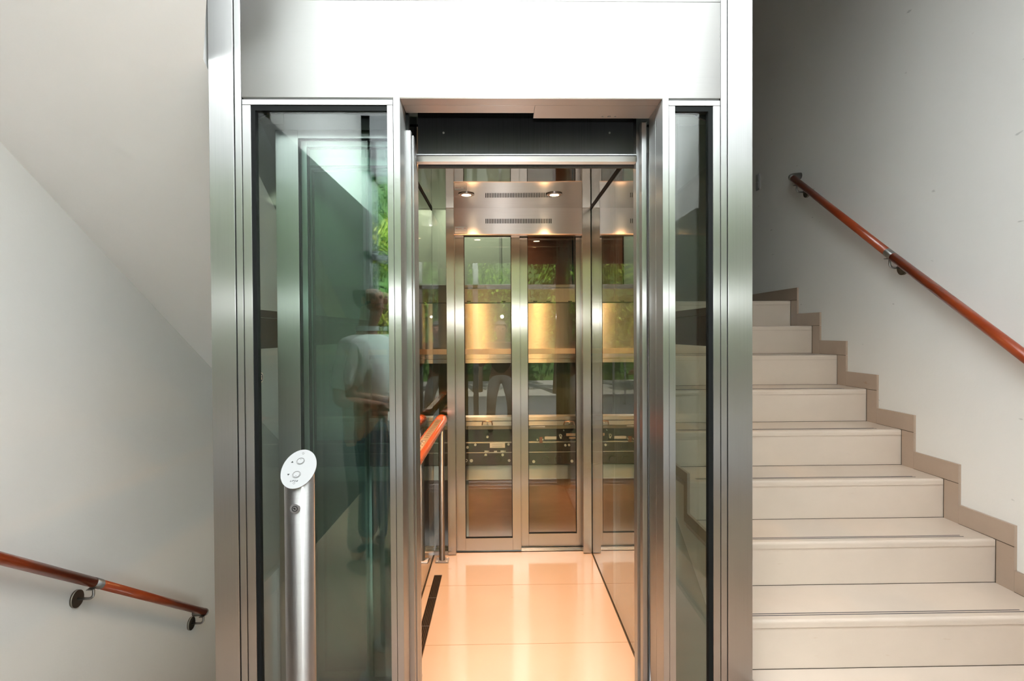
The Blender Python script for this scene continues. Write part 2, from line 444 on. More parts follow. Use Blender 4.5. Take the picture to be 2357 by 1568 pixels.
sidelight(sr0, sr1, ax(1555, D)-sr0, sr1-ax(1642, D), 0, ax(1642, D)-ax(1632, D), 'narrow green-tinted glass side panel right of the lift doorway')
# side walls of the shaft: beams and panes, rear posts
for sx, X0, X1, nm in ((-1, -.955, -.925, 'l'), (1, .80, .83, 'r')):
    B(X0, X1, D+.10, 4.05, 1.395, 1.425).build('side_beam', M_dark, sh)
    B(X0+.006, X1-.006, D+.10, 4.05, 1.425, 1.515).build('side_beam', M_dark, sh)
    B(X0, X1, D+.10, 4.05, 1.517, 1.545).build('side_beam', M_dark, sh)
    for z0, z1 in ((ZB, 1.394), (1.546, ZT)):
        MB().box((X0+X1)/2-.004, (X0+X1)/2+.004, D+.102, 4.03, z0, z1, side=1).build('side_pane', [M_glass, M_edge], sh)
    B(X0-.02 if sx < 0 else X0, X1 if sx < 0 else X1+.02, 4.05, 4.13, ZB, ZT).build('post', M_post, sh, .002)
    a = -.925 if sx < 0 else .80
    MB().prism([(a, 2.235), (a-sx*.10, 2.235), (a, 2.19)], 'y', D+.12, D+.13).build('gusset', M_dark, sh)
B(-.95, -.93, D+.10, 4.05, 2.75, 3.2).build('light_block_sheet', M_dark, sh)  # unseen sheets added to keep bounced light off the upper landing
B(.805, .825, D+.10, 4.05, 2.75, 3.2).build('light_block_sheet', M_dark, sh)
# ceiling plate of the shaft front and rear lintel work
B(-.925, .8, D+.14, 4.05, 3.2, 3.22).build('shaft_top_plate', M_dark, sh)
B(-.80, -.34, D+.02, D+.125, zh0, zh0+.03).build('track_cover', M_dark, sh)
B(.56, .80, D+.03, D+.125, zh0, zh0+.03).build('track_cover', M_dark, sh)
B(-.80, -.34, 2.135, 2.165, 2.185, 2.75).build('dim_shaft_plate', M_dimplate, sh)  # added plate, its grey-blue tone stands in for the dim upper shaft
# round blue sticker on the left shaft glass
sk = thing('round_sticker', 'small round blue sticker with a pale rim on the left shaft glass', 'sticker', (-.934, 2.24, 1.285))
MB().disc((-.9355, 2.235, 1.282), (1, 0, 0), .0195, .0006, 28).build('rim', M_label, sk)
MB().disc((-.9348, 2.235, 1.282), (1, 0, 0), .015, .0006, 28).build('sign_face', plain('blue_print', (.06, .1, .19), .5), sk)
ps = MB().disc((-.9342, 2.235, 1.289), (1, 0, 0), .004, .0005, 16).box(-.9342, -.9337, 2.231, 2.239, 1.273, 1.284)
ps.build('symbol', M_label, sk)

# ------------------------------------------------------------------ landing door leaves, slid open behind the left side panel
def leaf(name, x0, x1, y0, y1, z0, z1, wl, wr, wt, wb, label, cat='sliding door', mat=None, gm=None, sub=None):
    t = thing(name, label, cat, ((x0+x1)/2, (y0+y1)/2, z0))
    m = mat or M_post
    B(x0, x0+wl, y0, y1, z0, z1).build('stile', m, t, .0015)
    B(x1-wr, x1, y0, y1, z0, z1).build('stile', m, t, .0015)
    B(x0+wl, x1-wr, y0, y1, z1-wt, z1).build('top_rail', m, t)
    B(x0+wl, x1-wr, y0, y1, z0, z0+wb).build('bottom_rail', m, t)
    g = MB(); e = .003
    for a in ((x0+wl, x0+wl+e, z0+wb, z1-wt), (x1-wr-e, x1-wr, z0+wb, z1-wt), (x0+wl, x1-wr, z1-wt-e, z1-wt), (x0+wl, x1-wr, z0+wb, z0+wb+e)):
        g.box(a[0], a[1], y0+.001, y1-.001, a[2], a[3])
    g.build('gasket', M_gask, t)
    ym = (y0+y1)/2
    MB().box(x0+wl+.0005, x1-wr-.0005, ym-.004, ym+.004, z0+wb+.0005, z1-wt-.0005, side=1).build('pane', [gm or M_leafglass, M_edge], t)
    return t
LY = 2.062
x0 = ax(638.5, LY); x1 = -.3195
lz1 = az(299, LY, 760); lz2 = az(318, LY, 760)
leaf('sliding_door_leaf', x0, x1, LY, LY+.028, .012, lz1, ax(690.5, LY)-x0, .022, lz1-lz2, .10, 'front-most open glass door leaf with wide steel frame behind left side panel')
leaf('sliding_door_leaf', -.737, -.3150, 2.100, 2.128, .012, lz1-.005, .032, .022, .042, .10, 'second open landing door leaf directly behind the front-most one')
leaf('sliding_door_leaf', -.758, -.3225, 2.180, 2.205, .012, 2.12, .020, .020, .03, .08, 'front cabin door leaf parked open at the left of the cabin entrance')
leaf('sliding_door_leaf', -.742, -.3235, 2.215, 2.240, .012, 2.115, .016, .020, .03, .08, 'rear cabin door leaf parked open behind the other cabin leaf')
sl = thing('door_sill', 'grooved steel door sill between landing floor and cabin floor', 'door sill', (.1, 2.1, 0))
s = MB().box(-.9, .56, 1.96, 2.25, -.03, 0)
for y in (2.06, 2.10, 2.18, 2.215): s.box(-.9, .56, y-.004, y, 0, .006)
s.build('track', M_tube, sl)

# ------------------------------------------------------------------ CABIN
CL, CR, CY0, CY1, CZ = -.445, .592, 2.25, 3.715, 2.262
cb = thing('lift_cabin', 'lift cabin with cream stone floor, mirror-like side glass and polished ceiling', 'lift cabin', (.07, 3, 0))
# front: door operator cover, lintel strip, right return post
ox0, ox1 = ax(958, 2.2, 320), ax(1465.5, 2.2, 320)
B(ox0, ox1, 2.245, 2.255, 2.10, 2.75).build('operator_cover', M_dark, cb)
B(ox0, ox1, 2.200, 2.25, az(357.2, 2.2), az(354.6, 2.2)).build('cover_lip', M_post, cb)
B(ox0, ox1, 2.204, 2.25, az(359.5, 2.2), az(357.2, 2.2)).build('shadow_gap', M_gask, cb)
B(ox0, ox1, 2.198, 2.235, az(372.5, 2.2), az(359.5, 2.2)).build('lintel_strip', M_head, cb)
for px, y in ((1021, 306), (1403, 306)):
    p = at(px, y, 2.245); MB().disc(p, (0, -1, 0), .004, .002, 14).build('screw', M_tube, cb)
B(ax(1465.5, 2.2), ax(1477, 2.2), 2.20, 2.25, 0, 2.3).build('entrance_post', M_post, cb, .001)
B(ax(1478, 2.13), ax(1490, 2.13), 2.13, 2.17, 0, 2.24).build('entrance_post', M_post, cb, .003)
B(ax(1492, 2.13), ax(1495, 2.13), 2.135, 2.17, 0, az(350, 2.13)).build('light_curtain', M_tube, cb, .001)
B(-.3375, -.3250, 2.25, 2.28, 0, 2.3).build('entrance_post', M_post, cb, .001)
B(CL, -.3375, 2.25, 2.28, 0, 2.3).build('front_return', M_post, cb)
B(ax(1477, 2.25), CR, 2.25, 2.28, 0, 2.3).build('front_return', M_post, cb)
# floor with stone joints
B(CL, CR, 2.25, 3.76, -.04, 0).build('floor_slab', M_cabfloor, cb)
M_bj = plain('brown_joint', (.25, .14, .06), .8)
for Y in (3.255, 2.632): B(CL, CR, Y-.0009, Y+.0009, 0, .0004).build('floor_joint', M_bj, cb)
B(CR-.0045, CR-.001, 2.28, CY1, 0, .003).build('edge_seal', M_joint, cb)
B(CL+.001, CL+.0045, 2.28, CY1, 0, .003).build('edge_seal', M_joint, cb)
B(CL, CR, CY0, 3.76, CZ, CZ+.01).build('ceiling_panel', M_mirror, cb)
# side glass
MB().box(CR, CR+.008, 2.28, 3.74, 0, CZ, side=1).build('side_pane', [M_cabglass, M_edge], cb)
MB().box(CL-.008, CL, 2.28, 3.74, 0, CZ, side=1).build('side_pane', [M_cabglass, M_edge], cb)
B(CR-.004, CR, 2.28, 3.72, CZ-.012, CZ).build('ceiling_trim', M_gask, cb)
B(CL, CL+.004, 2.28, 3.72, CZ-.012, CZ).build('ceiling_trim', M_gask, cb)
# rear corner posts and fixed rear pane
RY = 3.70
B(ax(1028, RY), ax(1046.5, RY), RY, RY+.05, .004, CZ).build('corner_post', M_rear, cb, .002)
B(ax(1341.5, RY), CR-.003, RY, RY+.05, .004, CZ).build('corner_post', M_rear, cb, .002)
MB().box(CL, ax(1028, RY), RY+.02, RY+.028, 0, CZ, side=1).build('rear_pane', [M_rearglass, M_edge], cb)
B(CL, ax(1028, RY), RY+.005, RY+.03, .0, .018).build('rear_sill', M_tube, cb)
# vented lintel over the rear doors
hx0, hx1 = ax(1046.5, RY), ax(1341, RY)
HY = 3.705
hz0 = az(539, HY); 
sz0, sz1 = az(514.5, HY), az(503.5, HY); sx0, sx1 = ax(1117.5, HY, 509), ax(1269.5, HY, 509)
v = MB().box(hx0, hx1, HY, HY+.003, hz0, sz0).box(hx0, hx1, HY, HY+.003, sz1, CZ).box(hx0, sx0, HY, HY+.003, sz0, sz1).box(sx1, hx1, HY, HY+.003, sz0, sz1)
p = (sx1-sx0)/40.5
for i in range(40): v.box(sx0+i*p+p*.5, sx0+(i+1)*p, HY, HY+.003, sz0, sz1)
v.build('vented_lintel', M_hood, cb)
B(sx0-.02, sx1+.02, HY+.012, HY+.016, sz0-.02, sz1+.02).build('vent_backing', M_gask, cb)
B(hx0, hx1, HY-.001, HY+.06, hz0-.004, hz0).build('lintel_lip', M_warm, cb)
# sill of the rear doors
s = MB().box(CL, CR, 3.745, 3.85, -.04, .0).box(CL, CR, 3.768, 3.772, 0, .006).box(CL, CR, 3.79, 3.795, 0, .008).box(CL, CR, 3.83, 3.85, 0, .01)
s.build('rear_door_track', M_alu, cb)
# spot lights in the polished ceiling
def spot(X, Y, label):
    t = thing('ceiling_spotlight', label, 'spotlight', (X, Y, CZ), 'round spotlights in the cabin ceiling')
    m = MB().ring((X, Y, CZ-.005), (0, 0, 1), .046, .034, .005, 32)
    m.build('bezel', M_tube, t)
    MB().ring((X, Y, CZ-.007), (0, 0, 1), .034, .027, .003, 32).build('reflector_ring', M_warm, t)
    MB().disc((X, Y, CZ-.006), (0, 0, 1), .027, .004, 28).build('bulb', M_bulb, t)
    light('cabin_lamp', 'SPOT', (X, Y, CZ-.02), 38, (1, .50, .22), target=(X, Y, 0), spot_size=R(150), spot_blend=.8, shadow_soft_size=.025)
M_bulb = emit('warm_bulb', (1, .78, .5), 22)
spot(-.196, 3.33, 'left glowing round spotlight at the back of the cabin ceiling')
spot(.318, 3.33, 'right glowing round spotlight at the back of the cabin ceiling')
spot(-.196, 2.62, 'left round spotlight near the cabin entrance, seen as a reflection')
spot(.318, 2.62, 'right round spotlight near the cabin entrance, seen as a reflection')
# load label stuck on the lintel
lb = thing('load_label', 'small white label with red print at the lower left of the vented lintel', 'label', at(1061, 529, HY))
a_, b_ = at(1046.8, 537.5, HY), at(1075.5, 521.5, HY)
B(a_.x, b_.x, HY-.0014, HY-.0003, a_.z, b_.z).build('paper', M_label, lb, .0005)
def text(body, size, loc, rot, mat, parent, name='lettering', shear=0, ext=.0003):
    cu = bpy.data.curves.new(name, 'FONT'); cu.body = body; cu.size = size; cu.extrude = ext; cu.shear = shear
    cu.align_x = 'CENTER'; cu.align_y = 'CENTER'; cu.materials.append(mat)
    o = bpy.data.objects.new(name, cu); C.objects.link(o); o.location = loc; o.rotation_euler = rot
    if parent is not None:
        o.parent = parent; o.matrix_parent_inverse = Matrix.Translation(-parent.location)
    return o
lp = MB()
for px, w, y in ((1049, 5.5, 526.3), (1056.3, 2.2, 526.3), (1059.8, 2.2, 526.3), (1068.5, 4, 525.6)):
    for q in range(int(w/1.1)):
        aa = at(px+q*1.2, y, HY); lp.box(aa.x, aa.x+.0018, HY-.0022, HY-.0015, aa.z-.0028, aa.z+.0026-.0012*(q % 2))
lp.build('red_print', M_red, lb)
lp = MB()
for y, xa_, xb_ in ((529.6, 1050.5, 1071), (532.8, 1049, 1072), (535.3, 1053, 1070)):
    aa, bb = at(xa_, y, HY), at(xb_, y, HY); lp.box(aa.x, bb.x, HY-.0020, HY-.0015, aa.z-.0004, aa.z+.0004)
lp.build('small_print', plain('faded_print', (.45, .30, .27), .6), lb)

# rear door leaves
RZ0 = az(1272, 3.755)
g1 = (ax(1048, 3.757), ax(1197.3, 3.757)); 
leaf('rear_door_leaf', g1[0], g1[1], 3.757, 3.782, .008, 2.12, ax(1069, 3.757)-g1[0], g1[1]-ax(1177.5, 3.757), .03, az(1238.5, 3.757)-.008, 'left rear cabin door leaf, overlapping in front of its neighbour', mat=M_rear, gm=M_rearglass)
g2 = (ax(1190, 3.80), ax(1343, 3.80))
leaf('rear_door_leaf', g2[0], g2[1], 3.800, 3.825, .014, 2.13, ax(1215, 3.80)-g2[0], g2[1]-ax(1326, 3.80), .03, az(1229.5, 3.80)-.014, 'right rear cabin door leaf, half hidden behind the left leaf frame', mat=M_rear, gm=M_rearglass)

# long slotted floor grille along the left side
gr = thing('floor_grille', 'long narrow dark slotted grille set in the cabin floor', 'floor grille', (-.383, 2.9, 0))
gx0, gx1 = -.4065, -.360
B(gx0, gx1, 2.32, 3.396, 0, .0012).build('channel', M_gask, gr)
M_bar = plain('bronze_bar', (.16, .09, .04), .4, .8)
for i in range(6):
    x = gx0+.001+(gx1-gx0-.004)*i/5; B(x, x+.0022, 2.32, 3.395, .0012, .0032).build('bar', M_bar, gr)
for Y in (3.394, 3.10, 2.80, 2.50): B(gx0, gx1, Y-.0015, Y+.0015, .0032, .0042).build('cross_bar', M_tube, gr)

# cabin handrail with control panel
hr = thing('cabin_handrail', 'orange-red wooden cabin handrail with a recessed brass-coloured control strip', 'handrail', (-.378, 3.61, 0))
rx, rz, rr = -.381, .898, .037
sec = []
for i in range(28):
    a = 2*math.pi*i/28; sec.append((math.cos(a)*rr, math.sin(a)*rr))
m = MB()
def ringv(Y, flat, s=1.0):
    out = []
    for (a, b) in sec:
        zz = min(b*s, flat)
        out.append(m.bm.verts.new((rx+a*s, Y, rz+zz)))
    return out
rs = [ringv(Y, fl, s) for Y, fl, s in ((2.30, 1, .4), (2.302, 1, .8), (2.31, 1, .97), (2.33, 1, 1), (2.45, 1, 1), (2.455, .024, 1), (3.50, .024, 1), (3.53, .031, 1), (3.56, 1, 1), (3.62, 1, 1), (3.64, 1, .93), (3.652, 1, .75), (3.658, 1, .4))]
for a, b in zip(rs, rs[1:]):
    for k in range(28):
        f = m._f([a[k], a[(k+1) % 28], b[(k+1) % 28], b[k]])
m._f(rs[0][::-1]); m._f(rs[-1])
for f in m.bm.faces: f.smooth = True
rail_o = m.build('rail', M_railc, hr)
md = rail_o.modifiers.new('edge', 'EDGE_SPLIT'); md.split_angle = R(35)
pl = B(rx-.0185, rx+.0185, 2.47, 3.485, rz+.0242, rz+.0256).build('control_plate', plain('brass_strip', (.78, .60, .42), .3, .9), hr)
for i in range(12):
    Y = 3.455-i*.052
    m = MB().prism([(rx-.011, Y-.004), (rx-.004, Y+.003), (rx+.004, Y+.003), (rx+.011, Y-.004), (rx+.004, Y-.001), (rx-.004, Y-.001)], 'z', rz+.0256, rz+.0264)
    m.build('speaker_slot', M_gask, pl)
for i in range(5): MB().disc((rx, 2.78-i*.055, rz+.0256), (0, 0, 1), .011, .003, 20).build('push_button', M_tube, pl)
def rpost(Y):
    MB().tube([(rx, Y, .008), (rx, Y, rz-.03)], .0185, 24).build('rail_post', M_tube, hr)
    MB().box(rx-.041, rx+.041, Y-.035, Y+.035, 0.0008, .009).build('flange', M_tube, hr, .002)
    for a, b in ((-.03, -.025), (.03, -.025), (-.03, .025), (.03, .025)): MB().disc((rx+a, Y+b, .009), (0, 0, 1), .005, .002, 12).build('screw', M_label, hr)
rpost(3.61); rpost(2.36)

# ================================================================== rear of the shaft, seen through the cabin's rear doors
ur = thing('upper_landing_door', 'brushed steel kick panel and sill of the door half a storey up behind the cabin', 'landing door', (0, 4.05, 1.3))
RX0, RX1 = -.92, .80
Yq = 3.97
z1_ = az(696, Yq); z2_ = az(803, Yq); z3_ = az(815, Yq); z4_ = az(826, Yq); z5_ = az(835.5, Yq)
B(RX0, RX1, Yq, Yq+.02, z2_, z1_-.006).build('kick_panel', M_alu, ur)
B(RX0, RX1, Yq-.004, Yq+.03, z1_-.005, z1_).build('panel_edge', M_black2, ur)
B(RX0, RX1, Yq-.008, Yq, z3_, z2_).build('warm_reflection_band', M_warm, ur)  # ledge with the warm reflected light put into its metal colour
B(RX0, RX1, Yq-.012, Yq, z4_, z3_-.001).build('sill_profile', M_alu, ur)
B(RX0, RX1, Yq-.016, Yq, z5_, z4_-.002).build('sill_profile', M_alu, ur)
for px in (1079, 1159, 1232, 1262, 1312):
    p_ = at(px, 694, Yq); m = MB().box(p_.x-.014, p_.x+.014, Yq-.006, Yq-.004, p_.z-.004, p_.z+.004); m.build('guide_clip', M_black, ur)
B(RX0, RX1, Yq+.04, Yq+.05, z1_, az(655, Yq)).build('frosted_band', plain('grey_frosted_band', (.20, .22, .22), .25), ur)
MB().box(RX0, RX1, Yq+.005, Yq+.013, az(655, Yq), 2.9, side=1).build('door_pane', [M_glass, M_edge], ur)
light('panel_fill', 'SPOT', (-.25, 4.25, 2.9), 30, (1, .95, .86), target=(-.2, 4.62, 1.9), spot_size=R(75), spot_blend=.6, shadow_soft_size=.02)  # added fill light that brightens the pale panel, no fixture here
struct('floor_upper_landing', B(RX0, .86, 4.13, 5.4, 1.1, 1.28), M_floorst)
wp = thing('wooden_door', 'reddish mahogany door on the upper rear landing seen through the right door leaf', 'door', (.3, 4.6, 1.28))
B(ax(1208, 4.6), ax(1345, 4.6), 4.6, 4.64, 1.28, 3.2).build('leaf', M_mahog, wp)
B(ax(1318, 4.6), ax(1320, 4.6), 4.59, 4.6, 1.28, 3.2).build('edge_strip', M_gask, wp)
pw = thing('pale_wall_panel', 'pale green-white glossy panel on the upper rear landing behind the left door leaf', 'wall panel', (-.1, 4.62, 1.28))
B(-.92, ax(1203, 4.62), 4.62, 4.64, 1.28, 3.2).build('panel', plain('pale_green_lacquer', (.50, .56, .46), .25, coat=.5), pw)
B(ax(1150, 4.62), ax(1156, 4.62), 4.615, 4.62, 1.28, 3.2).build('joint_strip', plain('grey_strip', (.35, .38, .33), .4), pw)
# wall below sill, rail, door operator, lower door
B(RX0, RX1, Yq+.10, Yq+.11, az(958, Yq+.1), z5_).build('spandrel', plain('reflection_toned_glass', (.045, .05, .03), .18), ur)  # dark shaft glass, green reflections put into its base colour
op = thing('door_operator', 'black door operator with rollers, bolts and belts behind the lower rear glass', 'door machinery', (0, 3.98, .65))
Yo = 3.98
B(RX0, RX1, Yo-.035, Yo+.06, az(967, Yo), az(958, Yo)).build('guide_rail', M_alu, op, .002)
B(RX0, RX1, Yo-.03, Yo+.06, az(979, Yo), az(968, Yo)).build('guide_rail', M_alu, op, .003)
B(RX0, RX1, Yo-.02, Yo+.06, az(987, Yo), az(979.5, Yo)).build('guide_rail', plain('bronze_anodised', (.30, .24, .16), .35, .9), op, .001)
B(RX0, RX1, Yo+.03, Yo+.06, az(1071, Yo), az(987, Yo)).build('back_plate', M_black, op)
B(RX0, RX1, Yo+.01, Yo+.03, az(1042, Yo), az(1020, Yo)).build('carriage', M_black2, op)
B(RX0, RX1, Yo+.006, Yo+.03, az(1070, Yo), az(1042.6, Yo)).build('carriage', M_black2, op)
B(RX0, RX1, Yo+.004, Yo+.03, az(1020.2, Yo), az(1018.6, Yo)).build('edge_strip', M_alu, op)
B(RX0, RX1, Yo+.004, Yo+.03, az(1042.6, Yo), az(1041.6, Yo)).build('edge_strip', M_tube, op)
M_zinc = plain('zinc_bolt', (.72, .72, .68), .3, .7)
for px, y, r in ((1122, 1006.5, 2.7), (1076, 1030.5, 3), (1094, 1024.5, 2.8), (1170.5, 1023.5, 2.7), (1118, 1048, 3.1), (1157, 1047.7, 3), (1085, 1061, 3.7), (1172, 1060.5, 3.2),
              (1260, 1028, 2.2), (1301.5, 1025.5, 2.7), (1310, 1025, 2.7), (1303, 1010, 2.2), (1291, 1008.5, 2.2), (1228.5, 1063, 3.4), (1316.5, 1062, 3.3), (1237, 1013, 1.7), (1249.5, 1012.5, 1.5), (1298, 991.5, 1.2)):
    p_ = at(px, y, Yo); rr_ = r*Yo/F
    bo = MB().disc((p_.x, Yo+.03, p_.z), (0, -1, 0), rr_, .030, 16).disc((p_.x, Yo, p_.z), (0, -1, 0), rr_*.6, .003, 6)
    bo.build('bolt', M_zinc, op)
for px, y, r in ((1073, 1060.5, 3.4), (1290.5, 1003.5, 3.4)):
    p_ = at(px, y, Yo); MB().ring((p_.x, Yo+.03, p_.z), (0, -1, 0), r*Yo/F, r*.6*Yo/F, .034, 20).build('nut', M_zinc, op)
for px, y, r in ((1118.5, 1057.5, 8), (1147, 1057.5, 8), (1257, 1058.5, 8), (1286, 1058.5, 8), (1302.5, 1009.5, 6), (1259, 1028, 6.5)):
    p_ = at(px, y, Yo); 
    w_ = MB().disc((p_.x, Yo+.012, p_.z), (0, -1, 0), r*Yo/F, .018, 28).ring((p_.x, Yo-.006, p_.z), (0, -1, 0), r*Yo/F, r*.85*Yo/F, .004, 28)
    w_.build('roller', M_black, op)
for x0_, x1_, y0_, y1_, mt, nm in ((1127.5, 1162.5, 1031.5, 1020.5, M_label, 'rating_plate'), (1115, 1122.5, 1041, 1037.8, M_zinc, 'coupling'), (1152, 1159.5, 1041, 1037.8, M_zinc, 'coupling'), (1122.5, 1126, 1040, 1038.5, M_zinc, 'coupling'),
                   (1159.5, 1164, 1040, 1038.5, M_zinc, 'coupling'), (1137, 1144, 1041, 1038.5, M_tube, 'coupling'),
                   (1254, 1281, 1012, 1005.5, M_tube, 'bracket'), (1241.5, 1249, 1020, 1006.5, M_mahog, 'bracket'), (1303.5, 1328, 1004, 998, M_warm, 'bracket'), (1310, 1328, 1010.5, 1006.5, M_warm, 'bracket'),
                   (1220, 1254, 982.5, 979.8, M_label, 'type_label')):
    aa, bb = at(x0_, y0_, Yo), at(x1_, y1_, Yo)
    yy = Yo-.021 if nm == 'type_label' else Yo+.004
    B(aa.x, bb.x, yy-.002, yy+(.002 if nm == 'type_label' else .008), aa.z, bb.z).build(nm, mt, op)
m = MB()
for k, y in enumerate((1022.5, 1025, 1027.5, 1029.5)):
    aa, bb = at(1133-k % 2*2, y, Yo), at(1156+k % 2*2, y, Yo); m.box(aa.x, bb.x, Yo+.0012, Yo+.0019, aa.z-.0008, aa.z+.0008)
m.build('fine_print', plain('grey_fine_print', (.3, .3, .3), .6), op)
for cx_, cy_ in ((1121.5, 973), (1310, 973)):
    p_ = at(cx_, cy_, Yo-.04)
    MB().tube([(p_.x-.036, Yo-.04, p_.z-.016), (p_.x-.030, Yo-.055, p_.z+.01), (p_.x, Yo-.06, p_.z+.012), (p_.x+.030, Yo-.055, p_.z+.01), (p_.x+.036, Yo-.04, p_.z-.016)], .004, 10).build('buffer_clamp', M_warm, op)
    MB().disc((p_.x, Yo-.04, p_.z+.004), (0, -1, 0), .006, .02, 12).build('bolt', M_zinc, op)
lw = thing('lower_rear_door', 'brown door panel below a beige steel lintel, behind the bottom of the rear doors', 'landing door', (0, 4.02, -.4))
B(RX0, RX1, 4.02, 4.05, az(1104, 4.02), az(1071.5, 4.02)).build('lintel', M_alu, lw)
B(ax(1076, 4.06), RX1, 4.06, 4.09, ZB+.02, az(1104, 4.06)).build('door_panel', M_brownp, lw)
B(ax(1060, 4.05), ax(1076, 4.05), 4.05, 4.09, ZB+.02, az(1104, 4.06)).build('stile', M_alu, lw)
B(RX0, ax(1060, 4.05), 4.06, 4.09, ZB+.02, az(1104, 4.06)).build('side_panel', M_dkpan, lw)

# ================================================================== CALL STATION in front of the left panel
PY, PX_, PR = 1.50, at(690.5, 1250, 1.5).x, .0375
cs = thing('call_station', 'round steel pillar with a slanted white button plate in front of the lift', 'call button post', (PX_, PY, 0))
pz = az(1080, 1.5, 688); pcx = at(688, 1080, 1.5).x
n = 40; m = MB()
ringb = [m.bm.verts.new((PX_+PR*math.cos(2*math.pi*k/n), PY+PR*math.sin(2*math.pi*k/n), .006)) for k in range(n)]
ringt = [m.bm.verts.new((PX_+PR*math.cos(2*math.pi*k/n), PY+PR*math.sin(2*math.pi*k/n), pz-.004+PR*math.sin(2*math.pi*k/n))) for k in range(n)]
for k in range(n):
    f = m._f([ringb[k], ringb[(k+1) % n], ringt[(k+1) % n], ringt[k]]); f.smooth = True
m._f(ringt); m._f(ringb[::-1])
m.build('post_tube', M_tube, cs)
MB().disc((PX_, PY, 0), (0, 0, 1), .07, .008, 40).build('base_flange', M_tube, cs)
# slanted plate: local frame u (right), w (up the slope), nn (out of the plate)
ang = R(43); u = Vector((1, 0, 0)); w = Vector((0, math.cos(ang), math.sin(ang))); nn = Vector((0, -math.sin(ang), math.cos(ang)))
O = Vector((pcx, PY, pz))
def P(a, b, c=0): return O + u*a + w*b + nn*c
m = MB(); n = 56; hw, hh = .0445, .0600
r0 = [m.bm.verts.new(P(hw*math.cos(2*math.pi*k/n), hh*math.sin(2*math.pi*k/n), 0)) for k in range(n)]
r1 = [m.bm.verts.new(P(hw*math.cos(2*math.pi*k/n), hh*math.sin(2*math.pi*k/n), .002)) for k in range(n)]
for k in range(n): m._f([r0[k], r0[(k+1) % n], r1[(k+1) % n], r1[k]])
m._f(r0[::-1]); m._f(r1); plate = m.build('button_plate', M_white, cs)
def inv(px, py):
    # photo pixel -> local plate coordinates
    v_ = (px-1178.5)/F*_r + (py-784)/F*_d + _fw; o_ = Vector((0, 0, H))
    k_ = (O-o_).dot(nn)/v_.dot(nn); q_ = o_+v_*k_-O; return q_.dot(u), q_.dot(w)
for (px, py), dot in (((692.5, 1063), .0045), ((683, 1094), -.0045)):
    a, b = inv(px, py)
    bt = MB().disc(P(a, b, .0022), nn, .0076, .0015, 32).build('push_button', M_white, plate)
    MB().ring(P(a, b, .002), nn, .0107, .0097, .0010, 36).build('button_ring', plain('satin_ring', (.17, .165, .16), .6, spec=.2), plate)
    MB().ring(P(a, b, .002), nn, .0083, .0077, .0012, 36).build('button_gap', plain('shadow_gap_grey', (.14, .135, .13), .6, spec=.2), plate)
    MB().disc(P(a, b+dot, .0037), nn, .0008, .0003, 10).build('tactile_dot', M_print, bt)
for (px, py), sg in (((673.5, 1064.5), 1), ((664, 1094), -1)):
    a, b = inv(px, py); m = MB(); tr_ = [(-.0032, -.0024*sg), (.0032, -.0024*sg), (0, .0028*sg)]
    lo = [m.bm.verts.new(P(a+x, b+y, .0020)) for x, y in tr_]; hi = [m.bm.verts.new(P(a+x, b+y, .0024)) for x, y in tr_]
    m._f(lo[::-1]); m._f(hi)
    for k in range(3): m._f([lo[k], lo[(k+1) % 3], hi[(k+1) % 3], hi[k]])
    m.build('arrow_mark', M_print, plate)
for px, py in ((698.5, 1045), (677, 1113.5)):
    a, b = inv(px, py)
    MB().ring(P(a, b, .002), nn, .0030, .0022, .0006, 20).build('screw', plain('satin_screw', (.2, .2, .19), .6, spec=.2), plate)
a, b = inv(677.5, 1108.3)
# stencil lettering LIFTA, italic strokes
m = MB()
def stroke(x0, y0, x1, y1, t=.00085):
    sh_ = .25
    p0 = Vector((a+x0+sh_*y0, b+y0)); p1 = Vector((a+x1+sh_*y1, b+y1)); d_ = (p1-p0).normalized(); q_ = Vector((-d_.y, d_.x))*t/2
    cs_ = [p0-q_, p1-q_, p1+q_, p0+q_]
    lo = [m.bm.verts.new(P(c.x, c.y, .0020)) for c in cs_]; hi = [m.bm.verts.new(P(c.x, c.y, .00235)) for c in cs_]
    m._f(lo[::-1]); m._f(hi)
    for k in range(4): m._f([lo[k], lo[(k+1) % 4], hi[(k+1) % 4], hi[k]])
h2 = .0021
L = -.0092
stroke(L, h2, L, -h2); stroke(L, -h2, L+.0028, -h2)
L = -.0052; stroke(L, .0012, L, -h2); stroke(L, h2-.0002, L+.0004, h2-.0002)
L = -.0030; stroke(L, h2, L, -h2); stroke(L+.0006, h2, L+.0030, h2); stroke(L+.0006, .0002, L+.0024, .0002)
L = .0013; stroke(L, h2, L+.0034, h2); stroke(L+.0008, .0010, L+.0008, -h2); stroke(L+.0008, -h2, L+.003, -h2)
L = .0056; stroke(L, -h2, L+.0028, h2); stroke(L+.0028, h2, L+.0036, -h2); stroke(L+.0008, -h2+.0003, L+.0030, -h2+.0003)
m.build('lettering', M_print, plate)
# key switch
kp = at(679, 1171, PY-PR)
ks = MB().tube([(kp.x, PY-.02, kp.z), (kp.x, PY-PR-.0015, kp.z)], .0125, 32).build('key_switch', M_tube, cs)
MB().ring((kp.x, PY-PR-.0015, kp.z), (0, -1, 0), .0075, .0058, .001, 28).build('lock_ring', M_print, ks)
MB().box(kp.x-.0035, kp.x+.001, PY-PR-.0028, PY-PR-.001, kp.z+.0003, kp.z+.0022).box(kp.x-.0006, kp.x+.0016, PY-PR-.0028, PY-PR-.001, kp.z-.0022, kp.z+.0012).build('keyhole', M_gask, ks)

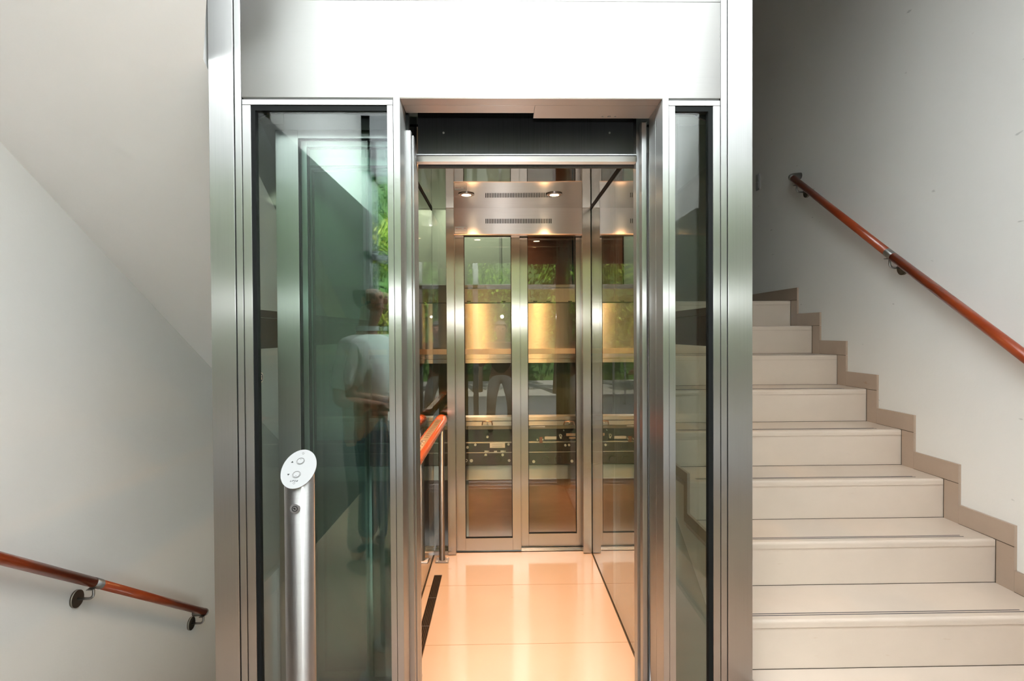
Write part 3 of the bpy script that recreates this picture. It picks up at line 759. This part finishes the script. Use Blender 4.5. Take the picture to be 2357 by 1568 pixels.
# ================================================================== wall handrails
def bracket(parent, px, pz_, py, side, wallx, dz=-.085):
    # arm from under the rail down and in to the wall, with a round wall flange; side = +1 wall to the right
    b = MB(); rx_ = px
    pts = [(rx_, py, pz_-.018), (rx_, py, pz_-.05)]
    for i in range(1, 7):
        a = R(15*i); pts.append((rx_+side*.022*(1-math.cos(a)), py, pz_-.05-.022*math.sin(a)))
    pts.append((wallx-side*.003, py, pz_-.072))
    arm = b.tube(pts, .0058, 12).build('bracket', M_tube, parent)
    MB().disc((wallx-side*.011, py, pz_-.072), (side, 0, 0), .038, .0105, 36).build('wall_flange', M_flange, arm)
    MB().box(rx_-.012, rx_+.012, py-.03, py+.03, pz_-.0235, pz_-.020).build('saddle', M_tube, arm)
# right rail
rrx = XR-.075
def rpt(px, py): return at(px, py, X=rrx)
A_ = rpt(1826, 411); B_ = rpt(2357, 817)
dirv = (B_-A_).normalized()
A0 = A_ + dirv*.0; B0 = B_ + dirv*.5
hr2 = thing('wall_handrail', 'reddish-brown wooden handrail on the right wall above the rising stairs', 'handrail', (rrx, 2.2, 1.3))
Sv = rpt(2049, 586)
MB().tube([A0, Sv-dirv*.028], .0215, 28).build('rail', M_rail, hr2)
MB().tube([Sv+dirv*.028, B0], .0225, 28).build('rail', M_rail, hr2)
MB().tube([Sv-dirv*.028, Sv+dirv*.028], .0222, 28).build('sleeve', M_tube, hr2)
pts = [A0, A0-dirv*.02]
for i in range(1, 7):
    t_ = i/6; pts.append(A0-dirv*(.02+.035*math.sin(t_*math.pi/2)) + Vector((.076*(1-math.cos(t_*math.pi/2)), 0, 0)))
MB().tube(pts, .023, 24).build('end_bend', M_tube, hr2)
for px, py in ((1834, 418), (2048, 585)):
    q_ = rpt(px, py); bracket(hr2, q_.x, q_.z, q_.y, 1, XR)
# left rail
lrx = XL+.08
def lpt(px, py): return at(px, py, X=lrx)
A_ = lpt(0, 1286); B_ = lpt(470, 1408.5); dirv = (B_-A_).normalized()
hl = thing('wall_handrail', 'dark reddish-brown wooden handrail sloping down along the left wall', 'handrail', (lrx, 2.5, .3))
Sv = lpt(223, 1343)
MB().tube([A_-dirv*.6, Sv-dirv*.026], .0215, 28).build('rail', M_rail, hl)
MB().tube([Sv+dirv*.026, B_], .0205, 28).build('rail', M_rail, hl)
MB().tube([Sv-dirv*.026, Sv+dirv*.026], .0222, 28).build('sleeve', M_tube, hl)
pts = [B_, B_+dirv*.012]
for i in range(1, 7):
    t_ = i/6; pts.append(B_+dirv*(.012+.022*math.sin(t_*math.pi/2)) - Vector((.08*(1-math.cos(t_*math.pi/2)), 0, 0)))
MB().tube(pts, .0212, 24).build('end_bend', M_tube, hl)
for px, py in ((215, 1341), (468, 1408)):
    q_ = lpt(px, py); bracket(hl, q_.x, q_.z, q_.y, -1, XL)

# light switch high on the right wall
sw_ = thing('light_switch', 'white double light switch on the dim right wall beside the steel post', 'light switch', (XR, 4.66, 2.7))
q0 = at(1742, 440, X=XR); q1 = at(1750, 398, X=XR)
B(XR-.009, XR, q1.y, q0.y, q0.z, q1.z).build('frame', M_white, sw_, .002)
zm = (q0.z+q1.z)/2; hh_ = (q1.z-q0.z)/2
for s0, s1 in ((zm+.006, zm+hh_-.012), (zm-hh_+.012, zm-.006)):
    B(XR-.014, XR-.009, q1.y+.01, q0.y-.01, s0, s1).build('rocker', M_white if s0 < zm else plain('grey_rocker', (.3, .3, .28), .5), sw_, .001)

# ================================================================== people (seen only as reflections)
def skinned(name, joints, edges, mat, parent=None, sub=2, root=0):
    me = bpy.data.meshes.new(name); me.from_pydata([j[0] for j in joints], edges, []); me.materials.append(mat)
    o = bpy.data.objects.new(name, me); C.objects.link(o)
    o.modifiers.new('skin', 'SKIN').use_smooth_shade = True
    if not me.skin_vertices: 
        me.attributes
    sv = me.skin_vertices[0].data
    for i, j in enumerate(joints):
        r_ = j[1]; sv[i].radius = (r_, r_) if isinstance(r_, (int, float)) else r_
        sv[i].use_root = (i == root)
    s_ = o.modifiers.new('sub', 'SUBSURF'); s_.levels = 1; s_.render_levels = sub
    if parent is not None:
        o.parent = parent
    return o
def person(name, label, loc, rotz, height, skin, top, bottom, hair, hips, chest, head, handL, handR, elbL, elbR, sleeve, bald=False, legs=((-.1, 0), (.1, 0)), knees=None):
    # local frame: facing -Y, z up; positions in metres for a 1.75 m body
    t = thing(name, label, 'person', loc)
    t.rotation_euler = (0, 0, rotz)
    bpy.context.view_layer.update()
    V = Vector
    hips, chest, head = V(hips), V(chest), V(head)
    neck = chest.lerp(head, .45)+V((0, .02, .02))
    J = []; E = []
    def add(p, r, frm=None):
        J.append((tuple(p), r)); i = len(J)-1
        if frm is not None: E.append((frm, i))
        return i
    pel = add(hips, .13); wa = add(hips.lerp(chest, .45), .125, pel); ch = add(chest-V((0, 0, .02)), .145, wa)
    nb = add(neck-V((0, 0, .05)), .062, ch); nk = add(neck, .056, nb)
    hb = add(head-V((0, .0, .07)), .072, nk); hm = add(head+V((0, .01, .01)), .088, hb); ht = add(head+V((0, .015, .07)), .07, hm)
    for sgn, hand, elb in ((-1, handL, elbL), (1, handR, elbR)):
        sh_ = chest+V((sgn*.175, .0, .03)); s1_ = add(sh_, .062, ch); elb = V(elb); hand = V(hand)
        e1 = add(sh_.lerp(elb, .5), .049, s1_); e2 = add(elb, .041, e1); e3 = add(elb.lerp(hand, .5), .037, e2); wr = add(hand, .026, e3)
        dr = (hand-elb).normalized(); sd = dr.cross(V((0, 0, 1))); sd = sd.normalized() if sd.length > .1 else V((1, 0, 0))
        pm = add(hand+dr*.05, (.034, .018), wr)
        dn = dr.cross(sd).normalized(); dn = -dn if dn.z > 0 else dn
        for fi, (o_, ln) in enumerate(((-.030, .062), (-.010, .075), (.010, .07), (.028, .055))):
            k1 = add(hand+dr*.085+sd*o_, .0095, pm); k2 = add(hand+dr*(.085+ln*.5)+sd*o_*1.1+dn*.01, .0085, k1); add(hand+dr*(.085+ln)+sd*o_*1.1+dn*.032, .0075, k2)
        k1 = add(hand+dr*.035-sd*sgn*.038+dn*.008, .011, wr); add(hand+dr*.075-sd*sgn*.055+dn*.02, .009, k1)
    ft = []
    for i, (sgn, lg) in enumerate(((-1, legs[0]), (1, legs[1]))):
        hp = hips+V((sgn*.09, 0, -.06)); an = V((lg[0], lg[1], .08))
        kn = V(knees[i]) if knees else hp.lerp(an, .5)+V((0, -.03, 0))
        a1 = add(hp, .092, pel); a2 = add(hp.lerp(kn, .5), .078, a1); a3 = add(kn, .058, a2); a4 = add(kn.lerp(an, .4), .055, a3); a5 = add(an, .038, a4)
        ft.append((hp, kn, an))
    body = skinned('body', J, E, skin, t)
    # head details
    def part(mb, nm, mt):
        o_ = mb.build(nm, mt); o_.parent = t; return o_
    part(MB().ball(head+V((0, -.095, -.012)), .013, (.8, 1.2, 1.6)), 'nose', skin)
    for sgn in (-1, 1):
        part(MB().ball(head+V((sgn*.032, -.080, .012)), .010), 'eye', M_print)
        part(MB().ball(head+V((sgn*.090, .005, -.01)), .022, (.35, .7, 1.2)), 'ear', skin)
    part(MB().ball(head+V((0, -.083, -.055)), .014, (1.7, .5, .45)), 'mouth', plain('lips', (.35, .12, .09), .5))
    hm_ = MB()
    g_ = bmesh.ops.create_uvsphere(hm_.bm, u_segments=20, v_segments=14, radius=1, matrix=Matrix.Translation(head+V((0, .022, .03))) @ Matrix.Diagonal((.094, .105, .105, 1)))
    cut = [v_ for v_ in hm_.bm.verts if (v_.co.y-head.y < -.035 and v_.co.z-head.z < .06) or v_.co.z-head.z < -.06 or (bald and v_.co.z-head.z > .06)]
    bmesh.ops.delete(hm_.bm, geom=cut, context='VERTS')
    ho = part(hm_, 'hair', hair); ho.modifiers.new('thick', 'SOLIDIFY').thickness = .006
    # shirt
    J2 = [(tuple(hips+V((0, 0, -.02))), .152), (tuple(hips.lerp(chest, .45)), .15), (tuple(chest-V((0, 0, .02))), .165), (tuple(neck-V((0, 0, .055))), .072)]
    E2 = [(0, 1), (1, 2), (2, 3)]
    for sgn, hand, elb in ((-1, handL, elbL), (1, handR, elbR)):
        sh_ = chest+V((sgn*.178, 0, .032)); elb = V(elb); i0 = len(J2)
        J2.append((tuple(sh_), .078)); J2.append((tuple(sh_.lerp(elb, .5)), .072)); J2.append((tuple(sh_.lerp(elb, sleeve)), .066)); E2 += [(2, i0), (i0, i0+1), (i0+1, i0+2)]
        if sleeve > 1: pass
    so = skinned('shirt', J2, E2, top, t)
    cl = MB().ring(neck-V((0, 0, .035)), (0, 0, 1), .070, .060, .03, 24); part(cl, 'collar', top)
    # trousers
    J3 = [(tuple(hips+V((0, 0, .03))), .14), (tuple(hips-V((0, 0, .03))), .148)]; E3 = [(0, 1)]
    for hp, kn, an in ft:
        i0 = len(J3)
        J3 += [(tuple(hp-V((0, 0, .02))), .108), (tuple(hp.lerp(kn, .5)), .096), (tuple(kn), .078), (tuple(kn.lerp(an, .9)), .068)]
        E3 += [(1, i0), (i0, i0+1), (i0+1, i0+2), (i0+2, i0+3)]
    skinned('trousers', J3, E3, bottom, t)
    for hp, kn, an in ft:
        part(MB().ball(V((an.x, an.y-.05, .045)), .05, (.95, 2.5, .9)), 'shoe', M_black)
    return t
M_skin = plain('skin', (.50, .25, .16), .5)
M_shirt = plain('pale_shirt', (.74, .76, .74), .8)
M_tee = plain('brown_tee', (.10, .05, .035), .8)
M_linen = plain('off_white_trousers', (.72, .70, .66), .85)
M_jeans = plain('blue_jeans', (.05, .08, .15), .8)
M_hair = plain('grey_hair', (.16, .15, .14), .8)
person('person', 'person in a pale short-sleeved shirt looking ahead, reflected in the left glass', (-.84, .36, 0), R(112), 1.78, M_skin, M_shirt, M_jeans, M_hair,
       (0, 0, .95), (0, -.02, 1.34), (0, -.06, 1.66), (-.20, -.20, .98), (.16, -.24, 1.03), (-.27, .04, 1.06), (.27, -.0, 1.06), .85, bald=True)
person('person', 'person in off-white trousers and dark brown top leaning forward, reflected in the rear doors', (.0, -.80, 0), R(180), 1.72, M_skin, M_tee, M_linen, M_hair,
       (0, .06, .88), (0, -.10, 1.22), (0, -.20, 1.50), (-.16, -.36, 1.10), (.16, -.36, 1.10), (-.30, -.10, .98), (.30, -.10, .98), .6, legs=((-.16, .02), (.16, .04)), knees=((-.15, -.06, .48), (.14, -.05, .48)))

# ================================================================== garden outside the entrance (reflected in the glass)
def leafmat(name, a, b_):
    m, nt, b = newmat(name); b.inputs['Roughness'].default_value = .5
    oi = N(nt, 'ShaderNodeNewGeometry'); nt.links.new(ramp(nt, oi.outputs['Random Per Island'], [(.1, a), (.9, b_)]), b.inputs['Base Color'])
    return m
ML = [leafmat('leaf_green', (.05, .13, .02), (.22, .40, .06)), leafmat('leaf_yellow_green', (.12, .24, .03), (.42, .52, .10)), leafmat('leaf_dark', (.03, .08, .02), (.12, .24, .05))]
M_bark = plain('bark', (.10, .07, .05), .9)
def tree(x, y, h, cw, mt, label, nleaf=6500, col=False):
    t = thing('garden_tree' if not col else 'garden_hedge', label, 'tree' if not col else 'hedge', (x, y, -.05), 'trees outside the entrance' if not col else None)
    if not col:
        MB().tube([(x, y, -.05), (x+.05, y, h*.3), (x-.03, y+.04, h*.6), (x, y, h*.8)], .09, 10, radii=[.13, .1, .07, .03]).build('trunk', M_bark, t)
    if col: B(x-cw, x+cw, y-.2, y+.1, -.05, h-.3).build('dense_core', ML[2], t)
    m = MB(); bm = m.bm; rnd = random.Random(int(x*100+y*10))
    blobs = [(Vector((x+rnd.uniform(-cw, cw)*.7, y+rnd.uniform(-.5, .5)*cw, (h*(.25 if not col else 0)+rnd.random()*h*.7))), rnd.uniform(.35, .6)*cw*.8) for _ in range(14)]
    for i in range(nleaf):
        if col:
            c = Vector((x+rnd.uniform(-cw, cw), y+rnd.uniform(-.3, .3), rnd.random()**.9*h-.05))
        else:
            bc, br = rnd.choice(blobs); d_ = Vector((rnd.gauss(0, 1), rnd.gauss(0, 1), rnd.gauss(0, 1))).normalized(); c = bc+d_*br*rnd.uniform(.6, 1)
        a = Vector((rnd.gauss(0, 1), rnd.gauss(0, 1), rnd.gauss(0, 1))).normalized(); b_ = a.orthogonal().normalized(); s_ = rnd.uniform(.05, .10)
        q = [c-a*s_, c+b_*s_*.45, c+a*s_, c-b_*s_*.45]; m._f([bm.verts.new(p_) for p_ in q])
    me = bpy.data.meshes.new('crown'); bm.to_mesh(me); bm.free(); me.materials.append(mt)
    o = bpy.data.objects.new('crown', me); C.objects.link(o); o.parent = t; o.matrix_parent_inverse = Matrix.Translation(-t.location)
    return t
tree(-2.3, -6.0, 4.6, 1.1, ML[1], 'yellow-green garden tree outside the entrance, reflected left')
tree(-.6, -7.0, 4.2, 1.2, ML[0], 'mid green garden tree outside the entrance, reflected in the middle')
tree(1.4, -6.4, 4.8, 1.3, ML[0], 'broad green garden tree outside the entrance, reflected right')
tree(4.9, -7.0, 5.5, 1.5, ML[2], 'tall dark green garden tree at the far right outside')
tree(-4.6, -6.8, 5.2, 1.5, ML[2], 'tall dark green garden tree at the far left outside')
tree(0, -10.4, 5.8, 9, ML[2], 'long tall dark hedge closing off the garden outside the entrance', 26000, True)
rl = thing('garden_railing', 'white metal garden railing outside the entrance, reflected in the left glass', 'railing', (-2.5, -4.2, -.05))
B(-5.5, -.9, -4.22, -4.18, .95, 1.0).box(-5.5, -.9, -4.22, -4.18, .12, .16).build('top_bar', M_white, rl)
for i in range(20): B(-5.5+i*.24, -5.47+i*.24, -4.21, -4.19, -.05, .95).build('bar', M_white, rl)
